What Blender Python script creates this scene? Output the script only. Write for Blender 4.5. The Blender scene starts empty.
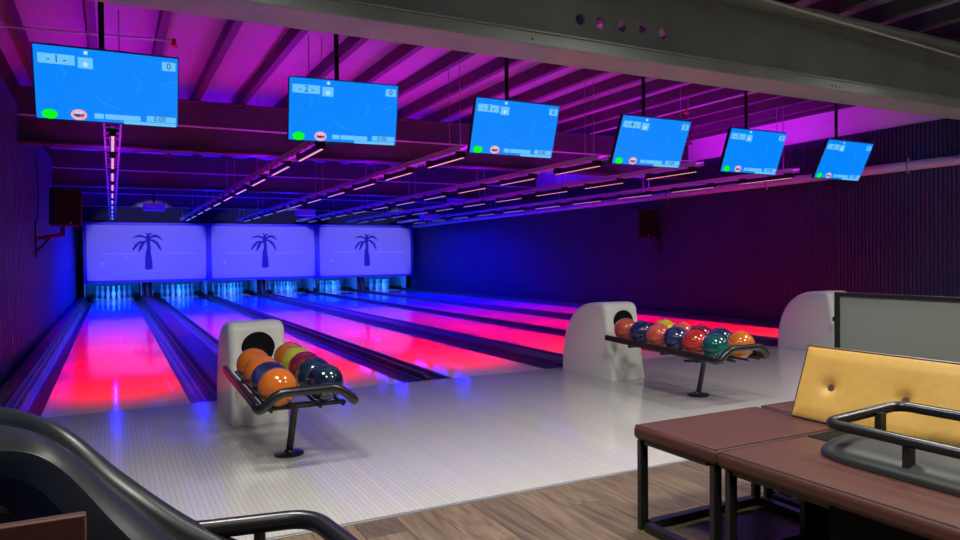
import bpy, bmesh, math, random
from mathutils import Vector, Matrix
R = math.radians
random.seed(7)
scene = bpy.context.scene
col = scene.collection

# ------------------------------------------------------------------ camera
CAM = Vector((0.502, -6.236, 1.181))
YAW, PITCH, ROLL = R(27.42), R(-1.10), R(-0.60)
F = Vector((math.sin(YAW)*math.cos(PITCH), math.cos(YAW)*math.cos(PITCH), math.sin(PITCH)))
Rt = Vector((math.cos(YAW), -math.sin(YAW), 0))
Up = Rt.cross(F)
R2 = math.cos(ROLL)*Rt + math.sin(ROLL)*Up
U2 = -math.sin(ROLL)*Rt + math.cos(ROLL)*Up
cd = bpy.data.cameras.new('camera'); cam = bpy.data.objects.new('camera', cd); col.objects.link(cam)
m = Matrix((R2, U2, -F)).transposed().to_4x4(); m.translation = CAM
cam.matrix_world = m
cd.sensor_width = 36; cd.lens = 708.9*36/960; cd.clip_start = .05; cd.clip_end = 200
scene.camera = cam

# ------------------------------------------------------------------ world, exposure
w = bpy.data.worlds.new('world'); scene.world = w; w.use_nodes = True
w.node_tree.nodes['Background'].inputs[0].default_value = (.5, .5, .6, 1)
w.node_tree.nodes['Background'].inputs[1].default_value = .02
scene.view_settings.view_transform = 'Standard'; scene.view_settings.look = 'None'
scene.view_settings.gamma = 1; scene.view_settings.exposure = 0
scene.view_settings.use_curve_mapping = False
scene.cycles.use_denoising = True; scene.cycles.caustics_reflective = False; scene.cycles.caustics_refractive = False
scene.cycles.max_bounces = 6; scene.cycles.diffuse_bounces = 3; scene.cycles.glossy_bounces = 4
scene.cycles.sample_clamp_indirect = 6

P_DOWN, P_UP, P_SEAT, P_PROJ, P_PIN = 17.0, 46.0, 31.0, 640.0, 19.0

# ------------------------------------------------------------------ materials
MATS = {}
def mat(name, base=(.5,.5,.5), rough=.5, metal=0., emit=None, estr=0., noise=0., nscale=8., bump=0., coat=0., spec=.5, stretch=None):
    if name in MATS: return MATS[name]
    mt = bpy.data.materials.new(name); mt.use_nodes = True; MATS[name] = mt
    nt = mt.node_tree; b = nt.nodes['Principled BSDF']
    b.inputs['Base Color'].default_value = (*base, 1)
    b.inputs['Roughness'].default_value = rough; b.inputs['Metallic'].default_value = metal
    b.inputs['Specular IOR Level'].default_value = spec
    if coat: b.inputs['Coat Weight'].default_value = coat; b.inputs['Coat Roughness'].default_value = .06
    if emit: b.inputs['Emission Color'].default_value = (*emit, 1); b.inputs['Emission Strength'].default_value = estr
    if noise or bump:
        tc = nt.nodes.new('ShaderNodeTexCoord'); nz = nt.nodes.new('ShaderNodeTexNoise')
        nz.inputs['Scale'].default_value = nscale; nz.inputs['Detail'].default_value = 5
        src = tc.outputs['Object']
        if stretch:
            mp = nt.nodes.new('ShaderNodeMapping'); mp.inputs['Scale'].default_value = stretch
            nt.links.new(src, mp.inputs['Vector']); src = mp.outputs['Vector']
        nt.links.new(src, nz.inputs['Vector'])
        if noise:
            mx = nt.nodes.new('ShaderNodeMix'); mx.data_type = 'RGBA'; mx.blend_type = 'MIX'
            lo = [max(0, c*(1-noise)) for c in base]; hi = [min(1, c*(1+noise)) for c in base]
            mx.inputs[6].default_value = (*lo, 1); mx.inputs[7].default_value = (*hi, 1)
            rp = nt.nodes.new('ShaderNodeValToRGB'); rp.color_ramp.elements[0].position = .3; rp.color_ramp.elements[1].position = .7
            nt.links.new(nz.outputs['Fac'], rp.inputs['Fac']); nt.links.new(rp.outputs['Color'], mx.inputs[0])
            nt.links.new(mx.outputs[2], b.inputs['Base Color'])
        if bump:
            bp_ = nt.nodes.new('ShaderNodeBump'); bp_.inputs['Strength'].default_value = bump; bp_.inputs['Distance'].default_value = .01
            nt.links.new(nz.outputs['Fac'], bp_.inputs['Height']); nt.links.new(bp_.outputs['Normal'], b.inputs['Normal'])
    return mt

def board_mat(name, base, rough, pitch, line_dark, board_var, coat=0., line_w=.07):
    """boards running along Y: thin joints and a little tone change from board to board"""
    mt = bpy.data.materials.new(name); mt.use_nodes = True; MATS[name] = mt
    nt = mt.node_tree; N = nt.nodes; L = nt.links; b = N['Principled BSDF']
    b.inputs['Roughness'].default_value = rough
    if coat: b.inputs['Coat Weight'].default_value = coat; b.inputs['Coat Roughness'].default_value = .05
    tc = N.new('ShaderNodeTexCoord'); sp = N.new('ShaderNodeSeparateXYZ'); L.new(tc.outputs['Object'], sp.inputs[0])
    dv = N.new('ShaderNodeMath'); dv.operation = 'DIVIDE'; dv.inputs[1].default_value = pitch; L.new(sp.outputs['X'], dv.inputs[0])
    fr = N.new('ShaderNodeMath'); fr.operation = 'FRACT'; L.new(dv.outputs[0], fr.inputs[0])
    lt = N.new('ShaderNodeMath'); lt.operation = 'LESS_THAN'; lt.inputs[1].default_value = line_w; L.new(fr.outputs[0], lt.inputs[0])
    fl = N.new('ShaderNodeMath'); fl.operation = 'FLOOR'; L.new(dv.outputs[0], fl.inputs[0])
    wn = N.new('ShaderNodeTexWhiteNoise'); wn.noise_dimensions = '1D'; L.new(fl.outputs[0], wn.inputs['W'])
    mx = N.new('ShaderNodeMix'); mx.data_type = 'RGBA'
    mx.inputs[6].default_value = (*[c*(1-board_var) for c in base], 1); mx.inputs[7].default_value = (*[min(1, c*(1+board_var)) for c in base], 1)
    L.new(wn.outputs['Value'], mx.inputs[0])
    m2 = N.new('ShaderNodeMix'); m2.data_type = 'RGBA'; m2.inputs[7].default_value = (*[c*line_dark for c in base], 1)
    L.new(lt.outputs[0], m2.inputs[0]); L.new(mx.outputs[2], m2.inputs[6]); L.new(m2.outputs[2], b.inputs['Base Color'])
    bm_ = N.new('ShaderNodeBump'); bm_.inputs['Strength'].default_value = .25; bm_.inputs['Distance'].default_value = .002; bm_.invert = True
    L.new(lt.outputs[0], bm_.inputs['Height']); L.new(bm_.outputs['Normal'], b.inputs['Normal'])
    return mt

def plank_mat(name, seedv, a, c):
    mt = bpy.data.materials.new(name); mt.use_nodes = True; MATS[name] = mt
    nt = mt.node_tree; N = nt.nodes; L = nt.links; b = N['Principled BSDF']
    b.inputs['Roughness'].default_value = .42
    tc = N.new('ShaderNodeTexCoord'); mp = N.new('ShaderNodeMapping'); mp.inputs['Scale'].default_value = (26, 1.6, 1)
    gi = N.new('ShaderNodeObjectInfo'); ad = N.new('ShaderNodeVectorMath'); ad.operation = 'SCALE'; ad.inputs[3].default_value = 37
    L.new(tc.outputs['Object'], mp.inputs['Vector'])
    cm = N.new('ShaderNodeCombineXYZ'); L.new(gi.outputs['Random'], cm.inputs[0]); L.new(gi.outputs['Random'], cm.inputs[1])
    L.new(cm.outputs[0], ad.inputs[0]); av = N.new('ShaderNodeVectorMath'); av.operation = 'ADD'
    L.new(mp.outputs[0], av.inputs[0]); L.new(ad.outputs[0], av.inputs[1])
    nz = N.new('ShaderNodeTexNoise'); nz.inputs['Scale'].default_value = 1.4; nz.inputs['Detail'].default_value = 7; nz.inputs['Distortion'].default_value = .6
    L.new(av.outputs[0], nz.inputs['Vector'])
    rp = N.new('ShaderNodeValToRGB'); e = rp.color_ramp.elements
    e[0].position = .32; e[0].color = (*a, 1); e[1].position = .68; e[1].color = (*c, 1)
    L.new(nz.outputs['Fac'], rp.inputs['Fac'])
    hs = N.new('ShaderNodeHueSaturation'); mr = N.new('ShaderNodeMapRange'); mr.inputs[3].default_value = .72; mr.inputs[4].default_value = 1.22
    L.new(gi.outputs['Random'], mr.inputs[0]); L.new(mr.outputs[0], hs.inputs['Value']); L.new(rp.outputs[0], hs.inputs['Color'])
    L.new(hs.outputs[0], b.inputs['Base Color'])
    bu = N.new('ShaderNodeBump'); bu.inputs['Strength'].default_value = .12; bu.inputs['Distance'].default_value = .004
    L.new(nz.outputs['Fac'], bu.inputs['Height']); L.new(bu.outputs['Normal'], b.inputs['Normal'])
    return mt

def dot_mat(name, colr, strength, pitch=.07, duty=.55):
    """LED tape: bright diodes in a row along Y"""
    mt = bpy.data.materials.new(name); mt.use_nodes = True; MATS[name] = mt
    nt = mt.node_tree; N = nt.nodes; L = nt.links; b = N['Principled BSDF']
    b.inputs['Base Color'].default_value = (.7, .7, .7, 1)
    tc = N.new('ShaderNodeTexCoord'); sp = N.new('ShaderNodeSeparateXYZ'); L.new(tc.outputs['Object'], sp.inputs[0])
    dv = N.new('ShaderNodeMath'); dv.operation = 'DIVIDE'; dv.inputs[1].default_value = pitch; L.new(sp.outputs['Y'], dv.inputs[0])
    fr = N.new('ShaderNodeMath'); fr.operation = 'FRACT'; L.new(dv.outputs[0], fr.inputs[0])
    lt = N.new('ShaderNodeMath'); lt.operation = 'LESS_THAN'; lt.inputs[1].default_value = duty; L.new(fr.outputs[0], lt.inputs[0])
    mr = N.new('ShaderNodeMapRange'); mr.inputs[3].default_value = strength*.15; mr.inputs[4].default_value = strength
    L.new(lt.outputs[0], mr.inputs[0]); L.new(mr.outputs[0], b.inputs['Emission Strength'])
    b.inputs['Emission Color'].default_value = (*colr, 1)
    return mt

def ball_mat(name, c1, c2, scale=5., swirl=1.5):
    mt = bpy.data.materials.new(name); mt.use_nodes = True; MATS[name] = mt
    nt = mt.node_tree; N = nt.nodes; L = nt.links; b = N['Principled BSDF']
    b.inputs['Roughness'].default_value = .12; b.inputs['Coat Weight'].default_value = .6; b.inputs['Coat Roughness'].default_value = .04
    tc = N.new('ShaderNodeTexCoord'); gi = N.new('ShaderNodeObjectInfo'); av = N.new('ShaderNodeVectorMath'); av.operation = 'ADD'
    L.new(tc.outputs['Object'], av.inputs[0]); L.new(gi.outputs['Random'], av.inputs[1])
    nz = N.new('ShaderNodeTexNoise'); nz.inputs['Scale'].default_value = scale; nz.inputs['Detail'].default_value = 4; nz.inputs['Distortion'].default_value = swirl
    L.new(av.outputs[0], nz.inputs['Vector'])
    rp = N.new('ShaderNodeValToRGB'); e = rp.color_ramp.elements
    e[0].position = .42; e[0].color = (*c1, 1); e[1].position = .68; e[1].color = (*c2, 1)
    L.new(nz.outputs['Fac'], rp.inputs['Fac']); L.new(rp.outputs[0], b.inputs['Base Color'])
    return mt

# ------------------------------------------------------------------ mesh helpers
class MB:
    def __init__(s): s.v = []; s.f = []
    def add(s, vs, fs):
        o = len(s.v); s.v += [tuple(x) for x in vs]; s.f += [tuple(i+o for i in f) for f in fs]; return s
    def box(s, c, d, M=None):
        x, y, z = (k/2 for k in d); vs = [Vector(p) for p in ((-x,-y,-z),(x,-y,-z),(x,y,-z),(-x,y,-z),(-x,-y,z),(x,-y,z),(x,y,z),(-x,y,z))]
        if M: vs = [M @ p for p in vs]
        c = Vector(c); return s.add([p+c for p in vs], [(0,3,2,1),(4,5,6,7),(0,1,5,4),(1,2,6,5),(2,3,7,6),(3,0,4,7)])
    def bb(s, x0, x1, y0, y1, z0, z1): return s.box(((x0+x1)/2,(y0+y1)/2,(z0+z1)/2), (x1-x0,y1-y0,z1-z0))
    def tube(s, pts, r, n=10, closed=False):
        pts = [Vector(p) for p in pts]; k = len(pts); rings = []; prev = None
        for i, p in enumerate(pts):
            if closed: t = (pts[(i+1) % k]-pts[i-1])
            else: t = pts[min(i+1, k-1)]-pts[max(i-1, 0)]
            t.normalize()
            if prev is None:
                a = Vector((0,0,1)) if abs(t.z) < .9 else Vector((1,0,0)); u = t.cross(a).normalized()
            else: u = (prev-t*prev.dot(t)).normalized()
            prev = u; q = t.cross(u)
            rr = r[i] if isinstance(r, (list, tuple)) else r
            rings.append([p+(u*math.cos(2*math.pi*j/n)+q*math.sin(2*math.pi*j/n))*rr for j in range(n)])
        vs = [x for g in rings for x in g]; fs = []
        for i in range(k if closed else k-1):
            a = i*n; b = ((i+1) % k)*n
            for j in range(n): fs.append((a+j, a+(j+1) % n, b+(j+1) % n, b+j))
        if not closed: fs += [tuple(range(n))[::-1], tuple((k-1)*n+j for j in range(n))]
        return s.add(vs, fs)
    def lathe(s, prof, n=16, c=(0,0,0), axis='z'):
        vs = []; fs = []; c = Vector(c)
        for (r, z) in prof:
            for j in range(n):
                a = 2*math.pi*j/n; x, y = r*math.cos(a), r*math.sin(a)
                p = Vector((x, y, z)) if axis == 'z' else (Vector((x, -z, y)) if axis == 'y' else Vector((z, x, y)))
                vs.append(p+c)
        for i in range(len(prof)-1):
            for j in range(n): fs.append((i*n+j, i*n+(j+1) % n, (i+1)*n+(j+1) % n, (i+1)*n+j))
        fs += [tuple(range(n))[::-1], tuple((len(prof)-1)*n+j for j in range(n))]
        return s.add(vs, fs)
    def prism(s, poly, a0, a1, axis='y'):
        """polygon in the other two axes (order x,z for axis y; y,z for axis x; x,y for axis z) extruded from a0 to a1"""
        def P(p, a): return (p[0], a, p[1]) if axis == 'y' else ((a, p[0], p[1]) if axis == 'x' else (p[0], p[1], a))
        n = len(poly); vs = [P(p, a0) for p in poly]+[P(p, a1) for p in poly]
        return s.add(vs, [tuple(range(n))[::-1], tuple(range(n, 2*n))]+[(i, (i+1) % n, n+(i+1) % n, n+i) for i in range(n)])
    def strip(s, prof, a0, a1, axis='y'):
        """open profile swept along an axis"""
        def P(p, a): return (p[0], a, p[1]) if axis == 'y' else ((a, p[0], p[1]) if axis == 'x' else (p[0], p[1], a))
        n = len(prof); return s.add([P(p, a0) for p in prof]+[P(p, a1) for p in prof], [(i, i+1, n+i+1, n+i) for i in range(n-1)])
    def grid(s, rows):
        n = len(rows[0]); o = [p for r in rows for p in r]
        return s.add(o, [(i*n+j, i*n+j+1, (i+1)*n+j+1, (i+1)*n+j) for i in range(len(rows)-1) for j in range(n-1)])
    def mesh(s, name, smooth=False, fix=True):
        me = bpy.data.meshes.new(name); me.from_pydata(s.v, [], s.f)
        if fix:
            bm = bmesh.new(); bm.from_mesh(me); bmesh.ops.recalc_face_normals(bm, faces=bm.faces); bm.to_mesh(me); bm.free()
        if smooth:
            for p in me.polygons: p.use_smooth = True
            try: me.set_sharp_from_angle(angle=R(38))
            except Exception: pass
        return me
    def build(s, name, m_, parent=None, smooth=False, bevel=0., seg=2, fix=True):
        o = bpy.data.objects.new(name, s.mesh(name, smooth or bevel > 0, fix)); col.objects.link(o)
        o.data.materials.append(MATS[m_] if isinstance(m_, str) else m_)
        if parent: o.parent = parent
        if bevel:
            md = o.modifiers.new('bevel', 'BEVEL'); md.width = bevel; md.segments = seg; md.limit_method = 'ANGLE'; md.angle_limit = R(35); md.harden_normals = False
        return o

def tag(o, label=None, cat=None, group=None, kind=None):
    if label: o['label'] = label
    if cat: o['category'] = cat
    if group: o['group'] = group
    if kind: o['kind'] = kind
    return o
def thing(name, label, cat, loc=(0,0,0), rz=0, group=None):
    o = bpy.data.objects.new(name, None); o.empty_display_size = .1; col.objects.link(o)
    o.location = loc; o.rotation_euler = (0, 0, rz); return tag(o, label, cat, group)
def struct(o): o['kind'] = 'structure'; return o
def copy_tree(o, parent=None):
    c = o.copy(); col.objects.link(c); c.parent = parent
    for ch in list(o.children): copy_tree(ch, c)
    return c
def boolean_cut(o, cutter):
    md = o.modifiers.new('cut', 'BOOLEAN'); md.operation = 'DIFFERENCE'; md.object = cutter; md.solver = 'EXACT'
    dg = bpy.context.evaluated_depsgraph_get(); dg.update()
    me = bpy.data.meshes.new_from_object(o.evaluated_get(dg)); o.modifiers.clear(); o.data = me
    bpy.data.objects.remove(cutter)
def text_part(name, body, size, loc, m_, parent, rot=(0,0,0), align='CENTER', thick=.0008):
    cu = bpy.data.curves.new('t', 'FONT'); cu.body = body; cu.size = size; cu.align_x = align; cu.align_y = 'CENTER'; cu.extrude = thick; cu.resolution_u = 3
    t = bpy.data.objects.new('t', cu); col.objects.link(t)
    dg = bpy.context.evaluated_depsgraph_get(); dg.update()
    me = bpy.data.meshes.new_from_object(t.evaluated_get(dg)); bpy.data.objects.remove(t)
    o = bpy.data.objects.new(name, me); col.objects.link(o); me.materials.clear(); me.materials.append(MATS[m_])
    o.location = loc; o.rotation_euler = rot; o.parent = parent; return o
def lamp(name, kind, loc, rot, energy, color, parent=None, size=1., size_y=None, spread=180., spot=60., blend=.3):
    ld = bpy.data.lights.new(name, kind); ld.energy = energy; ld.color = color
    if kind == 'AREA':
        ld.shape = 'RECTANGLE'; ld.size = size; ld.size_y = size_y or size; ld.spread = R(spread)
    elif kind == 'SPOT': ld.spot_size = R(spot); ld.spot_blend = blend; ld.shadow_soft_size = .06
    o = bpy.data.objects.new(name, ld); col.objects.link(o); o.location = loc; o.rotation_euler = rot
    if parent: o.parent = parent
    return o
def arc(cx, cy, r, a0, a1, n): return [(cx+r*math.cos(R(a0+(a1-a0)*i/n)), cy+r*math.sin(R(a0+(a1-a0)*i/n))) for i in range(n+1)]
def catmull(pts, per=8):
    pts = [Vector(p) for p in pts]; out = []
    for i in range(len(pts)-1):
        p0, p1, p2, p3 = pts[max(i-1,0)], pts[i], pts[i+1], pts[min(i+2,len(pts)-1)]
        for k in range(per):
            t = k/per; out.append(.5*((2*p1)+(p2-p0)*t+(2*p0-5*p1+4*p2-p3)*t*t+(3*p1-p0-3*p2+p3)*t**3))
    return out+[pts[-1]]
def fillet(pts, r, n=6):
    """polyline with rounded corners"""
    pts = [Vector(p) for p in pts]; out = [pts[0]]
    for a, b, c in zip(pts, pts[1:], pts[2:]):
        d1 = (a-b); d2 = (c-b); k = min(r, d1.length*.48, d2.length*.48); p = b+d1.normalized()*k; q = b+d2.normalized()*k
        for i in range(n+1):
            t = i/n; out.append((1-t)**2*p+2*t*(1-t)*b+t*t*q)
    return out+[pts[-1]]

# palette
board_mat('approach_boards', (.54,.53,.50), .13, .0272, .78, .035, coat=.35, line_w=.14)
board_mat('lane_boards', (.74,.72,.72), .045, .027, .92, .03, line_w=.05)
MATS['lane_boards'].node_tree.nodes['Principled BSDF'].inputs['Specular IOR Level'].default_value = .3
plank_mat('floor_plank', 1, (.10,.068,.042), (.20,.148,.09))
mat('ceiling_sheet', (.36,.36,.37), .6, noise=.08, nscale=.8)
mat('purlin_steel', (.06,.06,.063), .55, noise=.15, nscale=3)
mat('beam_paint', (.29,.335,.315), .5, noise=.12, nscale=2.5, bump=.05)
mat('beam_edge', (.30,.32,.30), .5)
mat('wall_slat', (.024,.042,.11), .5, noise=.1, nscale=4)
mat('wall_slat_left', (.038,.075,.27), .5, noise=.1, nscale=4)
mat('wall_sheet', (.84,.83,.82), .7, noise=.05, nscale=1.5)
mat('wall_dark', (.02,.02,.022), .8)
mat('gutter_plastic', (.045,.05,.08), .3, coat=.1)
mat('cap_plastic', (.026,.026,.036), .4, spec=.3)
mat('ledge_plastic', (.085,.085,.10), .4, spec=.3)
mat('black_metal', (.012,.012,.013), .35, spec=.5)
mat('black_gloss', (.010,.010,.012), .3, coat=.1)
mat('black_matte', (.009,.009,.010), .8, spec=.1)
mat('hood_plastic', (.84,.85,.80), .34, coat=.1)
mat('pin_white', (.85,.85,.85), .25, coat=.3)
mat('mask_frame', (.05,.05,.48), .45)
mat('mask_panel', (.55,.53,.60), .6)
mat('print_dark', (.02,.03,.26), .7)
mat('print_pale', (.72,.92,.98), .7)
mat('print_tint', (.50,.66,.72), .7)
mat('tray_steel', (.62,.62,.64), .4)
mat('pipe_white', (.66,.66,.66), .45)
mat('rod_steel', (.35,.35,.36), .4, metal=.5)
mat('sprinkler_red', (.6,.06,.05), .4)
mat('speaker_case', (.010,.010,.016), .6, bump=.2, nscale=300)
mat('white_logo', (.8,.8,.8), .4)
mat('seat_brown', (.074,.027,.021), .5, spec=.25, noise=.08, nscale=60, bump=.05)
mat('seat_piping', (.03,.016,.014), .5)
mat('yellow_vinyl', (.62,.37,.085), .4, noise=.05, nscale=30, bump=.04)
mat('button_brown', (.10,.055,.03), .4)
mat('ramp_plastic', (.013,.015,.017), .36, coat=.0, spec=.45, noise=.2, nscale=6, bump=.03)
mat('ramp_base', (.022,.024,.024), .48, noise=.1, nscale=20)
mat('screen_grey', (.215,.245,.235), .55)
mat('trim_metal', (.30,.30,.31), .35, metal=.6)
mat('projector_case', (.66,.66,.68), .45)
mat('glow_screen', (.0,.0,.0), .4, emit=(.0,.235,.98), estr=1.0)
mat('glow_box', (0,0,0), .4, emit=(.14,.55,1.), estr=1.0)
mat('glow_white', (0,0,0), .4, emit=(.45,.75,1.), estr=1.0)
mat('glow_green', (0,0,0), .4, emit=(0,.92,.01), estr=1.0)
mat('glow_pink', (0,0,0), .4, emit=(.85,.42,.52), estr=1.0)
mat('glow_red', (0,0,0), .4, emit=(.75,.05,.06), estr=1.0)
mat('glow_ink', (0,0,0), .4, emit=(.0,.06,.22), estr=1.0)
mat('glow_swirl', (0,0,0), .4, emit=(.02,.31,1.), estr=1.0)
mat('downlight_glass', (.8,.8,.8), .4, emit=(1,.96,.86), estr=3.)

# ------------------------------------------------------------------ layout constants
LW, GW = 1.054, .235
LX = [.527, .527+1.857, .527+1.857+1.572, .527+2*1.857+1.572, .527+2*1.857+2*1.572, .527+3*1.857+2*1.572]
XL, XR = -.47, 10.26
Y_NEAR, Y_FAR, Y_APP = -9.0, 19.9, -3.19
Z_CEIL, Z_PUR = 3.445, 3.30
ORD = ['leftmost', 'second from left', 'third from left', 'fourth from left', 'fifth from left', 'rightmost']

# ------------------------------------------------------------------ floors
fl = MB().bb(XL, XR, Y_NEAR, Y_APP, -.14, -.012).build('floor', 'cap_plastic'); struct(fl)
plank_w, plank_l = .19, 1.22
pm = MB().bb(-plank_w/2+.0012, plank_w/2-.0012, -plank_l/2+.0012, plank_l/2-.0012, -.012, 0).mesh('floor_plank'); pm.materials.append(MATS['floor_plank'])
nx = 0; x = XL+plank_w/2
while x < 6.0:
    off = (nx*.47) % plank_l; y1 = Y_APP-.02+off
    while y1 > -7.2:
        y0 = max(y1-plank_l, -7.4); yt = min(y1, Y_APP-.02)
        if yt-y0 > .05:
            o = bpy.data.objects.new('plank', pm); col.objects.link(o); o.parent = fl
            o.location = (x, (y0+yt)/2, random.uniform(-.0006, .0004)); o.scale = (1, (yt-y0)/plank_l, 1)
        y1 -= plank_l
    nx += 1; x += plank_w
wf = MB().bb(x-plank_w/2, XR, -7.4, Y_APP-.02, -.012, -.0005).bb(XL, XR, Y_NEAR, -7.4, -.012, -.0005).build('plank_field', 'floor_plank', fl); wf['kind'] = 'stuff'
struct(MB().bb(XL, XR, Y_APP, 0, -.14, 0).build('floor_approach', 'approach_boards'))
struct(MB().bb(XL, XR, Y_APP-.022, Y_APP, -.01, .006).build('trim_1', 'trim_metal', bevel=.002))
struct(MB().bb(XL, XR, 0, Y_FAR, -.24, -.14).build('floor_lane_bed', 'wall_dark'))

# ------------------------------------------------------------------ lanes, gutters, cappings
panel_y = [(0, 2.19), (2.192, 6.6), (6.602, 12.6), (12.602, 19.2)]
gprof = [(GW/2-.0+.0, 0)]
def gutter_prof(c):
    return [(c-GW/2, -.004)]+[(c+(GW/2-.012)*math.cos(R(180+18*i)), -.012-.082*math.sin(R(18*i))) for i in range(11)]+[(c+GW/2, -.004)]
for i, cx in enumerate(LX):
    t = thing('bowling_lane', f'{ORD[i]} bowling lane, glossy pale boards lit red near and blue far'.replace('leftmost bowling', 'leftmost bowling'), 'lane', (cx, 0, 0), 0, 'bowling lanes')
    for (a, b) in panel_y:
        MB().bb(-LW/2, LW/2, a, b, -.06, 0).build('lane_panel', 'lane_boards', t)
    for s in (-1, 1):
        MB().strip(gutter_prof(s*(LW/2+GW/2)), 0, 19.2).build('gutter', 'gutter_plastic', t, smooth=True)
        # end stop plate closing the gutter at the foul line
        MB().prism(gutter_prof(s*(LW/2+GW/2)), -.0, .012).build('gutter_end', 'black_matte', t)
def capping(name, x0, x1, label, h=.03):
    t = thing(name, label, 'lane divider', ((x0+x1)/2, 0, 0), 0, 'dividers between the lanes')
    wv = (x1-x0)/2; e = min(.03, wv*.5)
    MB().prism([(-wv, -.1), (wv, -.1), (wv, 0), (wv-e, h), (-wv+e, h), (-wv, 0)], .0, 19.2).build('capping', 'cap_plastic', t, bevel=.004)
    if wv > .1:
        MB().bb(-wv+e+.02, wv-e-.02, .25, 19.1, h, h+.006).build('cover_strip', 'ledge_plastic', t, bevel=.002)
    else:
        MB().bb(-.012, .012, .12, 19.1, h, h+.022).build('bumper_rail', 'ledge_plastic', t, bevel=.003)
    return t
names = ['wide dark lane divider behind the ball return nearest the left wall', 'narrow dark lane divider between the second and third lanes',
         'wide dark lane divider behind the middle ball return', 'narrow dark lane divider between the fourth and fifth lanes',
         'wide dark lane divider leading to the rightmost ball return hood']
for i in range(5): capping('lane_divider', LX[i]+LW/2+GW, LX[i+1]-LW/2-GW, names[i])
capping('lane_divider', XL+.03, LX[0]-LW/2-GW, 'dark ledge between the left wall and the leftmost gutter', .05)
capping('lane_divider', LX[5]+LW/2+GW, XR-.03, 'dark ledge between the right wall and the rightmost gutter', .05)

# ------------------------------------------------------------------ walls and ceiling
def slat_wall(xw, sgn, y0, y1, z1, pitch, depth, group_n=0):
    prof = []; y = y0; k = 0
    while y < y1:
        g = .5*pitch; d = depth*(2.2 if group_n and k % group_n == 0 else 1)
        prof += [(y, 0.), (y+g, 0.), (y+g+.004, -d), (y+pitch-.004, -d)]; y += pitch; k += 1
    mb = MB(); n = len(prof)
    mb.add([(xw+sgn*p[1]*-1*-1, p[0], 0) for p in prof]+[(xw+sgn*p[1], p[0], z1) for p in prof], [(i, i+1, n+i+1, n+i) for i in range(n-1)])
    return mb
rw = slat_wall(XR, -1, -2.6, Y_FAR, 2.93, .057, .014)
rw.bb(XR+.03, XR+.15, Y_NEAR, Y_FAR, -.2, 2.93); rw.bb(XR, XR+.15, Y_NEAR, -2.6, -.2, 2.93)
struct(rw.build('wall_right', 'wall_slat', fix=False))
struct(MB().bb(XR+.02, XR+.15, Y_NEAR, Y_FAR, 2.93, Z_CEIL+.1).build('wall_right_upper', 'wall_sheet'))
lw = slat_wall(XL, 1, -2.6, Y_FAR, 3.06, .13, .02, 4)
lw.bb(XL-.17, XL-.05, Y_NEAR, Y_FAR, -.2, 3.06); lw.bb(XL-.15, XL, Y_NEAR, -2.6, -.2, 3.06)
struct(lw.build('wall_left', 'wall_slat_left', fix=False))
struct(MB().bb(XL-.17, XL-.04, Y_NEAR, Y_FAR, 3.06, Z_CEIL+.1).build('wall_left_upper', 'wall_dark'))
struct(MB().bb(XL-.2, XR+.2, Y_FAR, Y_FAR+.12, -.2, Z_CEIL+.1).build('wall_far', 'wall_dark'))
struct(MB().bb(XL-.2, XR+.2, Y_NEAR-.12, Y_NEAR, -.2, Z_CEIL+.1).build('wall_near', 'ceiling_sheet'))
ce = struct(MB().bb(XL-.2, XR+.2, Y_NEAR, Y_FAR, Z_CEIL, Z_CEIL+.08).build('ceiling', 'ceiling_sheet'))
# Z-section purlins along the hall, sitting on the steel beams
zp = [(-.045, 0), (.03, 0), (.03, .008), (-.037, .008), (-.037, .14), (-.045, .14)]
zmesh = MB().prism(zp, Y_NEAR+.02, Y_FAR-.02).build('purlin', 'purlin_steel', ce)
px = -.2; xs = []
while px < XR-.2: xs.append(px); px += .585
xs.append(XR-.17)
zmesh.location = (xs[0], 0, Z_PUR)
for xx in xs[1:]:
    o = zmesh.copy(); col.objects.link(o); o.parent = ce; o.location = (xx, 0, Z_PUR)

# steel cross beams
def i_beam(y, z0, z1, fw, tf, label, mtl, holes=False):
    t = thing('steel_beam', label, 'beam', (0, y, z0), 0, 'steel cross beams')
    h = z1-z0; x0, x1 = XL-.03, XR+.01
    wb = MB().bb(x0, x1, -.012, .012, tf, h-.03).build('web', mtl, t)
    if holes:
        for hx in (3.50, 3.68, 3.88, 4.08, 4.27):
            c = MB().lathe([(.043, -.1), (.043, .1)], 20, (hx, 0, 2.868-z0), 'y').build('cutter', mtl); c.parent = None; c.location = (0, y, z0)
            boolean_cut(wb, c)
    MB().bb(x0, x1, -fw/2, fw/2, 0, tf).build('bottom_flange', mtl, t, bevel=.008)
    MB().bb(x0, x1, -fw/2, fw/2, h-.03, h).build('top_flange', mtl, t, bevel=.004)
    return t
B1 = i_beam(-2.04, 2.58, 3.23, .36, .085, 'grey painted steel beam crossing the foreground above the screens', 'beam_paint', True)
MB().tube([(XL, -.185, .088), (XR, -.185, .088)], .007, 8).build('edge_bead', 'beam_edge', B1, smooth=True)
MB().tube([(4.2, -.205, .667), (XR, -.205, .376)], .011, 8).build('conduit', 'pipe_white', B1, smooth=True)
for bx, bz in ((6.0, .03), (6.05, .034), (6.1, .03), (8.3, .03), (3.0, .04)):
    MB().lathe([(.012, 0), (.012, .012), (.004, .014)], 8, (bx, -.18, bz), 'y').build('bolt', 'rod_steel', B1, smooth=True)
for yb, lb in ((3.95, 'dark steel beam crossing behind the leftmost screen'), (9.4, 'violet-lit steel beam crossing the middle of the hall'), (14.9, 'blue-lit steel beam crossing nearest the far mask panels')):
    B = i_beam(yb, 2.60, 3.28, .24, .03, lb, 'purlin_steel')
    MB().tube([(XL, -.14, .33), (XR, -.14, .33)], .012, 8).build('conduit', 'pipe_white', B, smooth=True)

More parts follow.
